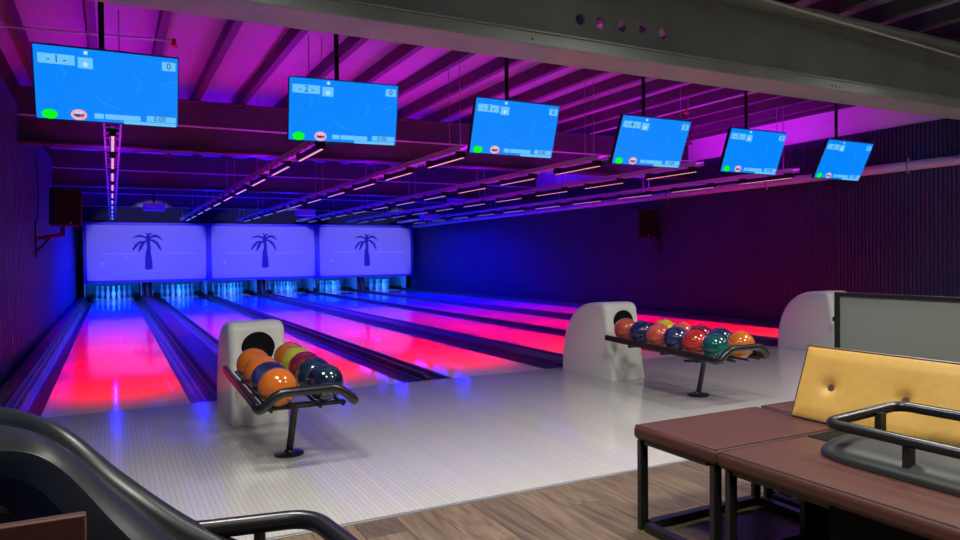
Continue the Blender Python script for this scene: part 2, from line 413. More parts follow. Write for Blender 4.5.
# ------------------------------------------------------------------ light tracks over each lane
BAR_COL = [(1,.0,.0), (1,.0,.004), (1,.0,.08), (1,.0,.36), (.75,.0,.70), (.20,.0,1.), (.015,.0,1.), (.0,.0,1.), (.0,.003,1.), (.0,.006,1.)]
BAR_GLOW = [(1,.42,.40), (1,.40,.42), (1,.38,.52), (1,.36,.72), (.85,.36,.92), (.58,.36,1.), (.42,.42,1.), (.36,.44,1.), (.32,.46,1.), (.32,.48,1.)]
for k, c in enumerate(BAR_GLOW): dot_mat(f'led_tape_{k}', c, 1.6 if k < 6 else 1.2)
UP_COL = [(.55,.0,1.), (.08,.0,1.), (.02,.0,1.), (.0,.0,1.)]
for k, c in enumerate(UP_COL): mat(f'uplight_{k}', (.3,.3,.3), .5, emit=c, estr=.8)
tz = 2.37
for i, cx in enumerate(LX):
    t = thing('light_track', f'hanging light tray with LED bars over the {ORD[i]} lane', 'light track', (cx, 0, tz), 0, 'hanging light trays above the lanes')
    for s in (-1, 1):
        MB().prism([(s*.070, -.03), (s*.074, -.03), (s*.074, .03), (s*.060, .03), (s*.060, .026), (s*.070, .026)], .72, 16.6).build('side_rail', 'tray_steel', t)
    rg = MB()
    for k in range(54): rg.bb(-.07, .07, .8+k*.295, .85+k*.295, -.028, -.02)
    rg.build('rung', 'tray_steel', t)['kind'] = 'stuff'
    for k in range(6):
        for s in (-1, 1):
            MB().tube([(s*.067, 1.0+k*2.95, .02), (s*.067, 1.0+k*2.95, Z_PUR-tz+.15)], .005, 5).build('suspension_rod', 'rod_steel', t)
    for k in range(10):
        y0 = .78+1.5*k
        b = MB().bb(-.028, .028, y0, y0+1.0, -.10, -.045).build('led_bar', 'black_metal', t)
        MB().bb(-.011, .011, y0+.02, y0+.98, -.1035, -.100).build('led_tape', f'led_tape_{k}', b)
        for yy in (y0+.08, y0+.92):
            MB().bb(-.05, .05, yy-.03, yy+.03, -.05, -.022).build('bracket', 'black_metal', b)
        lamp('led_light', 'AREA', (cx, y0+.5, tz-.108), (0, 0, 0), P_DOWN*(1.2, 1.1, .85, .70, .65, 1.2, 2.9, 3.8, 3.8, 3.4)[k], BAR_COL[k], None, .05, .96, (44, 44, 46, 54, 64, 80, 130, 165, 165, 165)[k])
    for k, (a, b_) in enumerate(((.75, 4.0), (4.0, 7.2), (7.2, 11.2), (11.2, 16.5))):
        MB().bb(-.015, .015, a+.05, b_-.05, -.018, -.012).build('uplight_strip', f'uplight_{k}', t)
        lamp('uplight', 'AREA', (cx, (a+b_)/2, tz+.0), (math.pi, 0, 0), P_UP*(b_-a)/4*(.52*(.9, .9, 1, 1.05, 1.4, 2.8)[i], .6, .6, .6)[k], UP_COL[k], None, .03, b_-a-.1, 175)

# ------------------------------------------------------------------ seating-area ceiling lights (behind and above the viewer)
for (lx, ly, e, lw_) in ((.9, -3.4, 1., 'front row, by the left wall'), (3.4, -3.4, 1., 'front row, above the brown benches'), (6.2, -3.4, 1., 'front row, third from the left wall'), (9.0, -3.4, 1., 'front row, by the right wall'), (1.6, -5.3, 1.9, 'rear row, by the left wall'), (4.6, -5.3, 1.9, 'rear row, middle one'), (7.6, -5.3, 1.9, 'rear row, by the right wall')):
    t = thing('ceiling_downlight', 'white square panel light below the seating area ceiling, '+lw_, 'ceiling light', (lx, ly, Z_PUR-.01), 0, 'seating area ceiling lights')
    MB().bb(-.31, .31, -.31, .31, -.03, .03).build('housing', 'pipe_white', t, bevel=.004)
    MB().bb(-.28, .28, -.28, .28, -.034, -.03).build('diffuser', 'downlight_glass', t)
    lamp('panel_light', 'AREA', (lx, ly, Z_PUR-.06), (0, 0, 0), P_SEAT*e, (1, .97, .90), None, .56, .56, 128 if ly > -4 else 132)

# ------------------------------------------------------------------ mask panels (pinsetter fronts)
MY, MZ0, MZ1 = 17.55, .50, 2.31
mx = [-.245, 3.215, 6.655, 10.125]
def palm(t):
    p = MB(); y0 = -.012
    def poly(pts): p.prism(pts, y0-.003, y0)
    # trunk, flared foot
    o = bpy.data.objects
    tr = MB().prism([(-.10,-.50),(-.02,-.53),(.12,-.49),(.10,-.2),(.065,.0),(.07,.18),(.05,.3),(.09,.45),(.0,.56),(-.08,.47),(-.05,.3),(-.03,.15),(-.075,.0),(-.09,-.2)], y0-.003, y0)
    tr.build('palm_trunk', 'print_dark', t)
    fr = [[(0,.42),(.12,.52),(.28,.55),(.42,.47),(.50,.36),(.38,.43),(.26,.47),(.12,.45)],
          [(0,.42),(-.12,.50),(-.26,.54),(-.42,.50),(-.55,.42),(-.42,.455),(-.26,.475),(-.12,.44)],
          [(0,.40),(.18,.40),(.34,.30),(.44,.12),(.43,.04),(.36,.12),(.28,.24),(.15,.33)],
          [(0,.38),(-.16,.34),(-.28,.22),(-.34,.05),(-.30,.02),(-.22,.12),(-.13,.26)],
          [(-.1,.36),(-.30,.34),(-.44,.24),(-.53,.10),(-.50,.05),(-.42,.14),(-.30,.26),(-.12,.31)],
          [(0,.40),(-.04,.54),(-.10,.60),(-.04,.60),(.05,.52)], [(0,.40),(.05,.52),(.14,.57),(.07,.60),(-.02,.54)]]
    for k, f_ in enumerate(fr): MB().prism([(p_[0]*.82, p_[1]) for p_ in f_], y0-.0034-.0002*k, y0).build('palm_frond', 'print_dark', t)
for i in range(3):
    x0, x1 = mx[i], mx[i+1]; c = (x0+x1)/2; hw = (x1-x0)/2; hz = (MZ1-MZ0)/2
    t = thing('mask_panel', ['leftmost', 'middle', 'rightmost'][i]+' white mask panel with palm tree picture above the pins', 'mask panel', (c, MY, (MZ0+MZ1)/2), 0, 'mask panels above the pin decks')
    MB().bb(-hw, hw, .02, .10, -hz, hz).build('backing', 'mask_frame', t)
    for nm, a in (('frame_rail', (-hw, hw, -.02, .02, hz-.07, hz)), ('frame_rail', (-hw, hw, -.02, .02, -hz, -hz+.07)), ('frame_stile', (-hw, -hw+.075, -.02, .02, -hz+.07, hz-.07)), ('frame_stile', (hw-.075, hw, -.02, .02, -hz+.07, hz-.07))):
        MB().bb(*a).build(nm, 'mask_frame', t)
    rr = .06; a, b = hw-.085, hz-.08
    pl = []
    for (sx, sz, a0) in ((1,1,0), (-1,1,90), (-1,-1,180), (1,-1,270)): pl += arc(sx*(a-rr), sz*(b-rr), rr, a0, a0+90, 5)
    pn = MB().prism(pl, -.012, .018).build('picture_panel', 'mask_panel', t)
    palm(pn)
    for s, w_ in ((-1, .85), (1, 1.0)):
        tx = MB(); xx = .36 if s > 0 else -.38-w_; end = xx+w_; rnd = random.Random(3)
        while xx < end:
            q = rnd.uniform(.03, .07); tx.bb(xx, xx+q, -.0145, -.0121, -.045, -.018); xx += q+.016
        tx.build('caption_line', 'print_pale', pn)['kind'] = 'stuff'
    for (dx, dz, r_) in ((-.62, -.14, .03), (-1.25, -.32, .045)):
        MB().lathe([(r_, 0), (r_, .003)], 12, (dx, -.0125, dz), 'y').build('picture_speck', 'print_pale', pn)
    MB().bb(-.95, .85, -.0135, -.012, -.60, -.57).build('picture_horizon', 'print_tint', pn)
# header above the masks
struct(MB().bb(XL, XR, MY+.12, MY+.2, 2.28, Z_CEIL).build('wall_mask_header', 'wall_dark'))

# ------------------------------------------------------------------ pin decks and pins
pin_prof = [(.026,0),(.030,.01),(.045,.06),(.0575,.115),(.0605,.135),(.055,.175),(.040,.22),(.026,.255),(.0235,.275),(.027,.31),(.0325,.34),(.030,.36),(.018,.377),(.004,.381)]
pmesh = MB().lathe(pin_prof, 14).mesh('bowling_pin', True); pmesh.materials.append(MATS['pin_white'])
rown = [['head pin at the front'], ['second-row left pin', 'second-row right pin'], ['third-row left pin', 'third-row middle pin', 'third-row right pin'], ['back-row far left pin', 'back-row inner left pin', 'back-row inner right pin', 'back-row far right pin']]
mat('curtain', (.30,.32,.36), .8, noise=.1, nscale=5)
mat('kickback', (.34,.35,.38), .5)
for i, cx in enumerate(LX):
    for r_ in range(4):
        for q in range(r_+1):
            o = bpy.data.objects.new('bowling_pin', pmesh); col.objects.link(o)
            o.location = (cx+(q-r_/2)*.3048, 18.29+r_*.264, 0)
            tag(o, f'{rown[r_][q]} standing on the {ORD[i]} lane', 'pin', 'bowling pins')
    t = thing('pin_deck_housing', f'pin deck housing around the pins of the {ORD[i]} lane', 'pinsetter', (cx, 18.0, 0), 0, 'pin deck housings')
    for s in (-1, 1):
        MB().bb(s*(LW/2+GW+.012)-.01, s*(LW/2+GW+.012)+.01, .0, 1.45, .06, 1.1).build('kickback', 'kickback', t)
        MB().bb(s*(LW/2+.10)-.09, s*(LW/2+.10)+.09, .28, 1.1, .001, .12).build('gutter_block', 'black_matte', t, bevel=.02)
    MB().bb(-LW/2-GW+.02, LW/2+GW-.02, 1.45, 1.5, -.1, 1.1).build('pit_curtain', 'curtain', t)
    MB().bb(-LW/2-GW+.02, LW/2+GW-.02, -.33, -.27, .62, .68).build('lamp_rail', 'black_metal', t)
    lamp('pin_light', 'AREA', (cx, 17.78, .66), (R(42), 0, 0), P_PIN, (.01, .17, 1.), None, 1.0, .04, 170)
for i, j in ((0, 1), (2, 3), (4, 5)):
    c = (LX[i]+LX[j])/2
    t = thing('ball_lift', ['black ball lift box between the first two pin decks', 'black sloped ball lift between the third and fourth pin decks', 'black sloped ball lift between the two rightmost pin decks'][i//2], 'ball lift', (c, 17.75, .038), 0, 'ball lifts between pin decks')
    MB().prism([(0, 0), (.55, 0), (.55, .46), (.32, .46)], -.12, .12, 'x').build('housing', 'black_metal', t, bevel=.01)
    MB().prism([(-.004, .02), (.31, .46), (.30, .46), (-.014, .02)], -.03, .03, 'x').build('guide_strip', 'ledge_plastic', t)

# ------------------------------------------------------------------ projectors
for k, (x_, y_, z_) in enumerate(((1.42, 12.5, 2.36), (5.05, 12.5, 2.30), (8.6, 12.5, 2.24))):
    t = thing('projector', f'pale boxy projector hung before the {["leftmost","middle","rightmost"][k]} mask panel', 'projector', (x_, y_, z_), 0, 'ceiling projectors')
    MB().bb(-.24, .24, -.17, .17, 0, .17).build('body', 'projector_case', t, bevel=.02)
    MB().lathe([(.05, 0), (.05, .04), (.04, .042)], 14, (.1, .205, .085), 'y').build('lens', 'black_gloss', t)
    MB().tube([(0, 0, .17), (0, 0, Z_CEIL-z_)], .02, 8).build('pole', 'black_metal', t)
    tgt = Vector(((mx[k]+mx[k+1])/2, MY, 1.42)); src = Vector((x_+.1, y_+.28, z_+.085))
    lo = lamp('projector_beam', 'SPOT', src, (tgt-src).to_track_quat('-Z', 'Y').to_euler(), P_PROJ, (.27, .25, 1.), None, spot=43, blend=.3)

# ------------------------------------------------------------------ scoring monitors
MON = [(.505,-.226,2.472,.377,-.011), (2.338,-.143,2.458,.228,-.078), (4.07,-.156,2.437,.306,.016), (5.796,-.175,2.413,.392,-.001), (7.564,-.012,2.431,.348,-.005), (9.345,.041,2.426,.434,.02)]
MWd = .965; MHt = MWd*9/16
for i, (x_, y_, z_, tl, rz) in enumerate(MON):
    t = thing('scoring_monitor', f'{ORD[i]} of the six hanging blue scoring screens', 'monitor', (x_, y_, z_), rz, 'hanging scoring monitors')
    M3 = Matrix.Rotation(tl, 4, 'X')          # top edge towards the players
    def on(o): o.matrix_local = M3 @ o.matrix_local; return o
    body = on(MB().bb(-MWd/2, MWd/2, .004, .05, -MHt/2, MHt/2).build('casing', 'black_metal', t, bevel=.005))
    sc_ = on(MB().bb(-MWd/2+.008, MWd/2-.008, .0, .0035, -MHt/2+.012, MHt/2-.008).build('screen', 'glow_screen', t))
    def rect(nm, u0, u1, v0, v1, m_, d=.001):
        return MB().bb(-MWd/2+u0*MWd, -MWd/2+u1*MWd, -d, 0, MHt/2-v1*MHt, MHt/2-v0*MHt).build(nm, m_, sc_)
    def UV(u, v, d=.0014): return (-MWd/2+u*MWd, -d, MHt/2-v*MHt)
    rect('lane_number_box', .035, .275, .115, .245, 'glow_box'); rect('status_box', .295, .395, .125, .27, 'glow_box')
    rect('status_tab', .335, .362, .04, .085, 'glow_white')
    rect('total_box', .875, .975, .075, .195, 'glow_box')
    rect('name_bar', .395, .46, .865, .935, 'glow_box'); rect('name_bar', .47, .72, .865, .935, 'glow_box')
    rect('score_bar', .765, .98, .85, .93, 'glow_box'); rect('score_bar', .60, .98, .94, .985, 'glow_box')
    rx = (R(90), 0, 0)
    text_part('lane_number', f'- {i+1} -', .075, UV(.155, .18), 'glow_ink', sc_, rx); text_part('total', '0', .065, UV(.925, .135), 'glow_ink', sc_, rx)
    text_part('score', '0.00', .052, UV(.86, .89), 'glow_ink', sc_, rx)
    MB().lathe([(.018, 0), (.018, .0012)], 14, UV(.345, .215, .0004), 'y').build('status_dot', 'glow_white', sc_)
    g = MB().lathe([(.05, 0), (.05, .0012)], 24, (0, 0, 0), 'y').build('player_disc', 'glow_green', sc_); g.location = UV(.095, .915, 0); g.scale = (1.05, 1, .72)
    a = MB().lathe([(.05, 0), (.05, .0012)], 24, (0, 0, 0), 'y').build('avatar', 'glow_pink', sc_); a.location = UV(.29, .90, 0); a.scale = (1.05, 1, .8)
    MB().prism([(-.036,.006),(.036,.006),(.03,-.012),(.012,-.022),(-.014,-.02),(-.03,-.01)], -.0018, -.001).build('avatar_mouth', 'glow_ink', a)
    MB().prism([(.004,-.004),(.032,-.006),(.022,-.02),(.006,-.022)], -.0022, -.001).build('avatar_tongue', 'glow_red', a)
    for ex in (-.012, .012): MB().lathe([(.009, 0), (.009, .002)], 10, (ex, -.0005, .018), 'y').build('avatar_eye', 'glow_white', a)
    for (pts) in ([(.18,.28),(.21,.36),(.19,.44)], [(.67,.30),(.72,.40),(.70,.52)], [(.86,.42),(.92,.36),(.97,.34)], [(.40,.62),(.47,.72),(.58,.78)]):
        cp = catmull([UV(u, v, .0002) for u, v in pts], 6); MB().tube(cp, .0025, 4).build('swirl', 'glow_swirl', sc_)
    MB().bb(-.1, .1, .05, .09, -.1, .1).build('mount_plate', 'black_metal', t)
    MB().tube([(-.045, .09, -.05), (-.045, .09, Z_PUR-z_+.0)], .021, 10).build('pole', 'black_metal', t, smooth=True)
    MB().bb(-.36, .27, .05, .13, Z_PUR-z_-.012, Z_PUR-z_).build('ceiling_plate', 'black_metal', t)

# ------------------------------------------------------------------ ball returns
bcol = {'orange': ((.62,.15,.012),(.70,.20,.02)), 'coral': ((.62,.09,.05),(.75,.20,.12)), 'navy': ((.012,.016,.07),(.05,.07,.22)), 'lime': ((.42,.45,.03),(.55,.5,.05)),
        'maroon': ((.16,.012,.03),(.30,.03,.06)), 'teal': ((.005,.07,.07),(.02,.2,.17)), 'red': ((.45,.02,.015),(.68,.10,.05)), 'yellow': ((.75,.50,.02),(.8,.58,.05)), 'ink': ((.005,.01,.025),(.02,.055,.10))}
for k, (a, b) in bcol.items(): ball_mat('ball_'+k, a, b)
BR = .1085
def uv_ball():
    prof = [(max(.0005, BR*math.sin(math.pi*i/16)), -BR*math.cos(math.pi*i/16)) for i in range(17)]
    return MB().lathe(prof, 28).mesh('bowling_ball', True)
bmeshes = {}
hole_me = MB().lathe([(.012, 0), (.012, .003)], 10).mesh('finger_hole', True); hole_me.materials.append(MATS['black_matte'])
def make_ball(loc, colr, label, group):
    if colr not in bmeshes:
        me = uv_ball(); me.materials.append(MATS['ball_'+colr]); bmeshes[colr] = me
    o = bpy.data.objects.new('bowling_ball', bmeshes[colr]); col.objects.link(o); o.location = loc
    rr = random.Random(label); e = Matrix.Rotation(rr.uniform(0, 6.28), 4, 'Z') @ Matrix.Rotation(rr.uniform(1.9, 2.9), 4, 'X')
    o.rotation_euler = e.to_euler()
    for (ax, ay) in ((0, 0), (.26, .12), (.26, -.12)):
        h = bpy.data.objects.new('finger_hole', hole_me); col.objects.link(h); h.parent = o
        d = Vector((math.sin(ax)*math.cos(ay), math.sin(ay), math.cos(ax)*math.cos(ay))).normalized()
        h.location = d*(BR-.0022); h.rotation_euler = d.to_track_quat('Z', 'Y').to_euler()
    tag(o, label, 'bowling ball', group)

def ball_return(x_, yf, which, rdx=0., yF=-1.36):
    t = thing('ball_return', f'white hooded ball return with black rack, {which}', 'ball return', (x_, yf, 0), 0, 'ball returns')
    # side outline (y,z): foot of the back, rounded back, top, nearly upright front
    out = [(.865, 0)]
    for k in range(0, 15):
        a = R(90*k/14); out.append((.25+.615*math.cos(a)**.78 if k < 14 else .25, (.722)*math.sin(a)**.84))
    out += [(.20, .724), (.165, .718), (.14, .705), (.122, .685), (.115, .668), (.0, .012), (.0, 0)]
    hw, rb = .2, .05
    n = len(out); rows = []
    for k in range(n):
        a = Vector(out[max(k-1, 0)]); b = Vector(out[min(k+1, n-1)]); d = (b-a).normalized(); nn = Vector((-d.y, d.x))   # inward
        if k == 0: nn = Vector((-1, 0))
        if k == n-1: nn = Vector((1, 0))
        p = Vector(out[k]); r = []
        for q in range(6):
            a_ = R(90*q/5); w_ = p+nn*rb*(1-math.sin(a_)); r.append((-hw+rb*(1-math.cos(a_)), w_.x, max(0, w_.y)))
        for q in range(5, -1, -1):
            a_ = R(90*q/5); w_ = p+nn*rb*(1-math.sin(a_)); r.append((hw-rb*(1-math.cos(a_)), w_.x, max(0, w_.y)))
        rows.append(r)
    bm = bmesh.new(); V = [[bm.verts.new(p) for p in r] for r in rows]; nc = len(V[0]); kf = n-2   # quad row kf-1..kf is the flat front
    for k in range(n-1):
        for q in range(nc-1):
            if k == kf-1 and q == 5: continue
            bm.faces.new((V[k][q], V[k][q+1], V[k+1][q+1], V[k+1][q]))
    bm.faces.new([V[k][0] for k in range(n)]); bm.faces.new([V[k][-1] for k in range(n)][::-1])
    p0, p1 = Vector(rows[kf-1][5]), Vector(rows[kf][5])
    HZ, HR = .535, .114
    def fy(z): return p0.y+(p1.y-p0.y)*(p0.z-z)/(p0.z-p1.z)
    ci = [bm.verts.new((HR*math.cos(2*math.pi*q/40), fy(HZ+HR*math.sin(2*math.pi*q/40)), HZ+HR*math.sin(2*math.pi*q/40))) for q in range(40)]
    ce_ = [bm.edges.new((ci[q], ci[(q+1) % 40])) for q in range(40)]
    qd = [V[kf-1][5], V[kf-1][6], V[kf][6], V[kf][5]]
    qe = [bm.edges.get((qd[q], qd[(q+1) % 4])) or bm.edges.new((qd[q], qd[(q+1) % 4])) for q in range(4)]
    bmesh.ops.triangle_fill(bm, use_beauty=True, use_dissolve=False, edges=ce_+qe)
    for f_ in [f_ for f_ in bm.faces if all(v in ci for v in f_.verts)]: bm.faces.remove(f_)
    bmesh.ops.recalc_face_normals(bm, faces=bm.faces)
    me = bpy.data.meshes.new('hood'); bm.to_mesh(me); bm.free()
    h = bpy.data.objects.new('hood', me); col.objects.link(h); me.materials.append(MATS['hood_plastic']); h.parent = t
    for p in me.polygons: p.use_smooth = True
    me.set_sharp_from_angle(angle=R(30))
    MB().lathe([(HR+.004, -fy(HZ)+.002), (HR-.001, -fy(HZ)-.03), (HR-.004, -.42), (.002, -.43)], 40, (0, 0, HZ), 'y').build('ball_opening', 'black_matte', t, smooth=True)
    # seam between the hood and its lower front panel
    MB().bb(-.199, .199, .30, .304, .005, .70).build('panel_seam', 'ledge_plastic', t) if False else None
    # rack : two side arms, raised front stop, inner rails, cross ties
    zB, zF = .415, .370
    for s in (-1, 1):
        MB().box((rdx+s*.268, (yF+.05)/2, (zB+zF)/2), (.03, abs(yF)-.02, .05), Matrix.Rotation(math.atan2(zB-zF, 1.31), 3, 'X')).build('side_arm', 'black_metal', t, bevel=.006)
        for dx in (.07, .20):
            MB().tube([(rdx+s*dx, -.02, zB-.0215), (rdx+s*dx, yF+.02, zF-.0215)], .0095, 8).build('ball_rail', 'black_metal', t, smooth=True)
    fr = fillet([(-.268, yF+.10, zF+.0), (-.268, yF-.01, zF-.012), (-.17, yF-.02, zF+.085), (.17, yF-.02, zF+.085), (.268, yF-.01, zF-.012), (.268, yF+.10, zF)], .06, 6)
    MB().tube([p+Vector((rdx, 0, 0)) for p in fr], .026, 12).build('front_stop', 'black_gloss', t, smooth=True)
    for yy in (-.30, -.72, -1.12):
        zz = zB+(zF-zB)*(-yy/1.31)-.042
        MB().bb(rdx-.255, rdx+.255, yy-.02, yy+.02, zz-.010, zz+.010).build('cross_tie', 'black_metal', t, bevel=.004)
    MB().tube([(.0, -.88, .012), (rdx, -.955, .315)], .021, 14).build('leg', 'black_metal', t, smooth=True)
    MB().lathe([(.088, 0), (.088, .008), (.075, .014), (.03, .018), (.024, .03)], 32, (0, -.878, 0)).build('foot_disc', 'black_gloss', t, smooth=True)
    MB().bb(-.2, .2, -.985, -.925, .305, .318).build('leg_plate', 'black_metal', t)
    return t
def fill(x_, yf, left, right, grp, nm):
    for s, lst in ((-1, left), (1, right)):
        n = len(lst)
        side = 'left' if s < 0 else 'right'
        for k, (y, c) in enumerate(lst):
            z = .415+(.370-.415)*((-y)/1.31)+.080
            pos = ['at the front', 'second from the front', 'third from the front', 'fourth from the front', 'fifth from the front', 'by the hood'][n-1-k]
            cn = {'ink': 'dark blue-green', 'coral': 'marbled coral', 'lime': 'lime green', 'teal': 'teal green'}.get(c, c)
            make_ball((x_+s*.1365, yf+y, z), c, f'{cn} ball {pos} in the {side} row of the {nm} rack', grp)
ball_return(1.43, -1.04, 'nearest the left wall', .025, -1.285)
fill(1.455, -1.04, [(-.36,'orange'),(-.65,'orange'),(-.90,'navy'),(-1.13,'orange')], [(-.20,'orange'),(-.42,'lime'),(-.64,'maroon'),(-.87,'ink'),(-1.11,'ink')], 'balls on the left rack', 'left')
ball_return(4.83, -.95, 'in the middle of the approach')
fill(4.83, -.95, [(-.115,'coral'),(-.334,'navy'),(-.553,'coral'),(-.772,'navy'),(-.991,'red'),(-1.21,'teal')], [(-.33,'yellow'),(-.55,'coral'),(-.77,'maroon'),(-.99,'navy'),(-1.21,'orange')] , 'balls on the middle rack', 'middle')
ball_return(8.16, -.86, 'half hidden behind the grey screen')

# ------------------------------------------------------------------ wall pipe, speakers, sprinklers
t = thing('wall_pipe', 'pale insulated pipe running along the upper right wall', 'pipe', (XR-.11, 0, 2.33))
MB().tube([(0, -3.2, .03), (0, 17.5, -.04)], .065, 16).build('pipe_body', 'pipe_white', t, smooth=True)
for k in range(9):
    yy = -2.7+k*2.35; zz = .03-.07*(yy+3.2)/20.7
    c = MB().lathe([(.07, -.015), (.07, .015)], 16, (0, yy, zz), 'y').build('pipe_clamp', 'rod_steel', t, smooth=True)
    for s in (-1, 1): MB().lathe([(.01, -.02), (.01, .02)], 8, (-.02, yy, zz+s*.085)).build('clamp_bolt', 'white_logo', c)
    MB().bb(.0, .11, yy-.012, yy+.012, zz-.012, zz+.012).build('clamp_arm', 'rod_steel', c)
def speaker(xw, y_, s, label, dz=.19):
    t = thing('wall_speaker', label, 'speaker', (xw, y_, 1.5), 0, 'wall speakers')
    MB().bb(min(0, s*.025), max(0, s*.025), -.05, .05, -.27, .24).build('wall_plate', 'black_metal', t)
    MB().tube(fillet([(s*.02, 0, .0), (s*.16, .05, .03), (s*.36, .10, .06)], .08), .028, 8).build('arm', 'black_metal', t, smooth=True)
    MB().tube([(s*.02, 0, -.18), (s*.2, .06, .035)], .02, 8).build('brace', 'black_metal', t, smooth=True)
    MB().lathe([(.03, -.02), (.03, .1)], 10, (s*.34, .1, .08)).build('swivel', 'black_metal', t, smooth=True)
    Mz = Matrix.Rotation(s*R(20), 4, 'Z') @ Matrix.Rotation(R(4), 4, 'X')
    def pl(o): o.matrix_local = Matrix.Translation((s*(.36 if s > 0 else .26), .12, dz)) @ Mz; return o
    b = pl(MB().prism([(-.17, .13), (.17, .13), (.19, -.17), (-.19, -.17)][::-1], .0, .56, 'z').build('cabinet', 'speaker_case', t, bevel=.025, seg=3))
    MB().bb(-.165, .165, -.182, -.17, .03, .53).build('grille', 'black_matte', b, bevel=.008)
    MB().bb(.01, .04, -.186, -.182, .045, .06).build('badge', 'white_logo', b)
    MB().tube(catmull([(s*.02, -.0, .22), (s*.05, .02, .55), (s*.03, .0, 1.2)], 5), .006, 5).build('cable', 'black_matte', t)
speaker(XL+.0, 5.7, 1, 'black speaker on a bracket on the left wall')
speaker(XR-.02, 4.75, -1, 'black speaker on a bracket on the right wall', .03)
def sprinkler(p0, p1, heads, label):
    t = thing('sprinkler_pipe', label, 'pipe', p0, 0, 'sprinkler pipes'); d = Vector(p1)-Vector(p0)
    MB().tube([(0,0,0), d], .011, 8).build('pipe_body', 'pipe_white', t, smooth=True)
    for f_ in heads:
        c = d*f_; MB().lathe([(.006, -.07), (.03, -.06), (.045, -.05), (.02, -.03), (.02, .02)], 12, c).build('sprinkler_head', 'sprinkler_red', t, smooth=True)
sprinkler((XL, 1.35, 3.27), (1.08, 1.15, 3.27), (.99,), 'thin sprinkler pipe with red head above the leftmost screen')
sprinkler((7.85, -1.6, 3.24), (7.75, 3.6, 3.24), (.06, .575), 'thin sprinkler pipe with red heads between the two rightmost screens')
sprinkler((1.5, 8.9, 3.25), (XL, 8.9, 3.25), (.0,), 'thin sprinkler pipe with red head by the left wall far back')

# ------------------------------------------------------------------ seating on the right
def bench(loc, rz, wx, dy, label, legs=True, z=.45, th=.062, runner=True):
    t = thing('bench_seat', label, 'bench', loc, rz, 'brown bench seats')
    s = MB().bb(-wx/2, wx/2, -dy/2, dy/2, z-th, z).build('seat_cushion', 'seat_brown', t, bevel=.022, seg=4)
    q = .012; zz = z-.004
    loop = [(-wx/2+q, -dy/2+q, zz), (wx/2-q, -dy/2+q, zz), (wx/2-q, dy/2-q, zz), (-wx/2+q, dy/2-q, zz)]
    MB().tube(loop, .0042, 6, closed=True).build('piping', 'seat_piping', s, smooth=True)
    if legs:
        for sx in (-1, 1):
            for sy in (-1, 1):
                MB().bb(sx*(wx/2-.032)-.021, sx*(wx/2-.032)+.021, sy*(dy/2-.03)-.012, sy*(dy/2-.03)+.012, 0, z-th).build('leg', 'black_metal', t, bevel=.003)
        for sy in (-1, 1):
            MB().bb(-wx/2+.06, wx/2-.06, sy*(dy/2-.04)-.02, sy*(dy/2-.04)+.02, z-th-.014, z-th).build('seat_rail', 'black_metal', t)
            if runner: MB().bb(-wx/2+.06, wx/2-.06, sy*(dy/2-.04)-.02, sy*(dy/2-.04)+.02, .0, .035).build('floor_runner', 'black_metal', t)
        for sx in (-1, 1):
            MB().bb(sx*(wx/2-.035)-.02, sx*(wx/2-.035)+.02, -dy/2+.06, dy/2-.06, z-th-.014, z-th).build('seat_rail', 'black_metal', t)
            if runner: MB().bb(sx*(wx/2-.035)-.02, sx*(wx/2-.035)+.02, -dy/2+.06, dy/2-.06, .0, .035).build('floor_runner', 'black_metal', t)
    return t
bench((2.855, -4.07, 0), 0, .75, .475, 'brown padded stool bench on black legs beside the approach')
bench((3.60, -4.07, 0), 0, .70, .475, 'brown bench seat corner showing behind the yellow backrest')
t2 = bench((2.715, -5.215, 0), 0, .485, 1.80, 'long brown bench seat in the foreground below the yellow backrest', legs=False)
for (lx, ly) in ((-.205, .86), (.20, .86)):
    MB().bb(lx-.020, lx+.020, ly-.012, ly+.012, 0, .388).build('leg', 'black_metal', t2, bevel=.003)
MB().bb(-.2, .2, .85, .87, .37, .388).build('seat_rail', 'black_metal', t2)
MB().bb(-.2, .2, .84, .88, .0, .035).build('floor_runner', 'black_metal', t2)
MB().bb(-.215, -.195, .45, .86, .37, .388).build('seat_rail', 'black_metal', t2)
MB().bb(-.15, .235, -.86, .50, .0, .388).build('plinth', 'black_matte', t2)

# yellow tufted backrest, leaning back, along Y
t = thing('backrest_cushion', 'yellow buttoned vinyl backrest panel leaning behind the long brown bench', 'backrest', (3.19, -4.07, .457), 0)
LB, HB, TB = 1.60, .325, .075
lean = math.atan2(.11, .29)
Ml = Matrix.Rotation(lean, 4, 'Y')
btn = [(-.15, .47*HB), (-.475, .47*HB), (-.80, .47*HB), (-1.12, .47*HB), (-1.44, .47*HB)]
def face_x(u, v):
    e = min(u+LB, -u, v, HB-v); x = -.012*min(1, max(0, e)/.05)**.5
    for bu, bv in btn:
        d2 = ((u-bu)**2+(v-bv)**2); x += .020*math.exp(-d2/.0007)+.008*math.exp(-d2/.006)
    return x
nu, nv = 160, 34
rows = [[(face_x(-LB+LB*i/nu, HB*j/nv), -LB+LB*i/nu, HB*j/nv) for i in range(nu+1)] for j in range(nv+1)]
cu = MB().grid(rows)
bk = [[(TB, -LB+LB*i/nu, HB*j/nv) for i in (0, nu)] for j in (0, nv)]
n_ = nu+1
def ring_idx(): return [i for i in range(nu+1)]+[j*n_+nu for j in range(1, nv+1)]+[nv*n_+i for i in range(nu-1, -1, -1)]+[j*n_ for j in range(nv-1, 0, -1)]
ri = ring_idx(); o0 = len(cu.v); cu.v += [(TB, cu.v[k][1], max(cu.v[k][2], TB*math.tan(lean)+.002)) for k in ri]
cu.f += [(ri[k], ri[(k+1) % len(ri)], o0+(k+1) % len(ri), o0+k) for k in range(len(ri))]+[tuple(o0+k for k in range(len(ri)))]
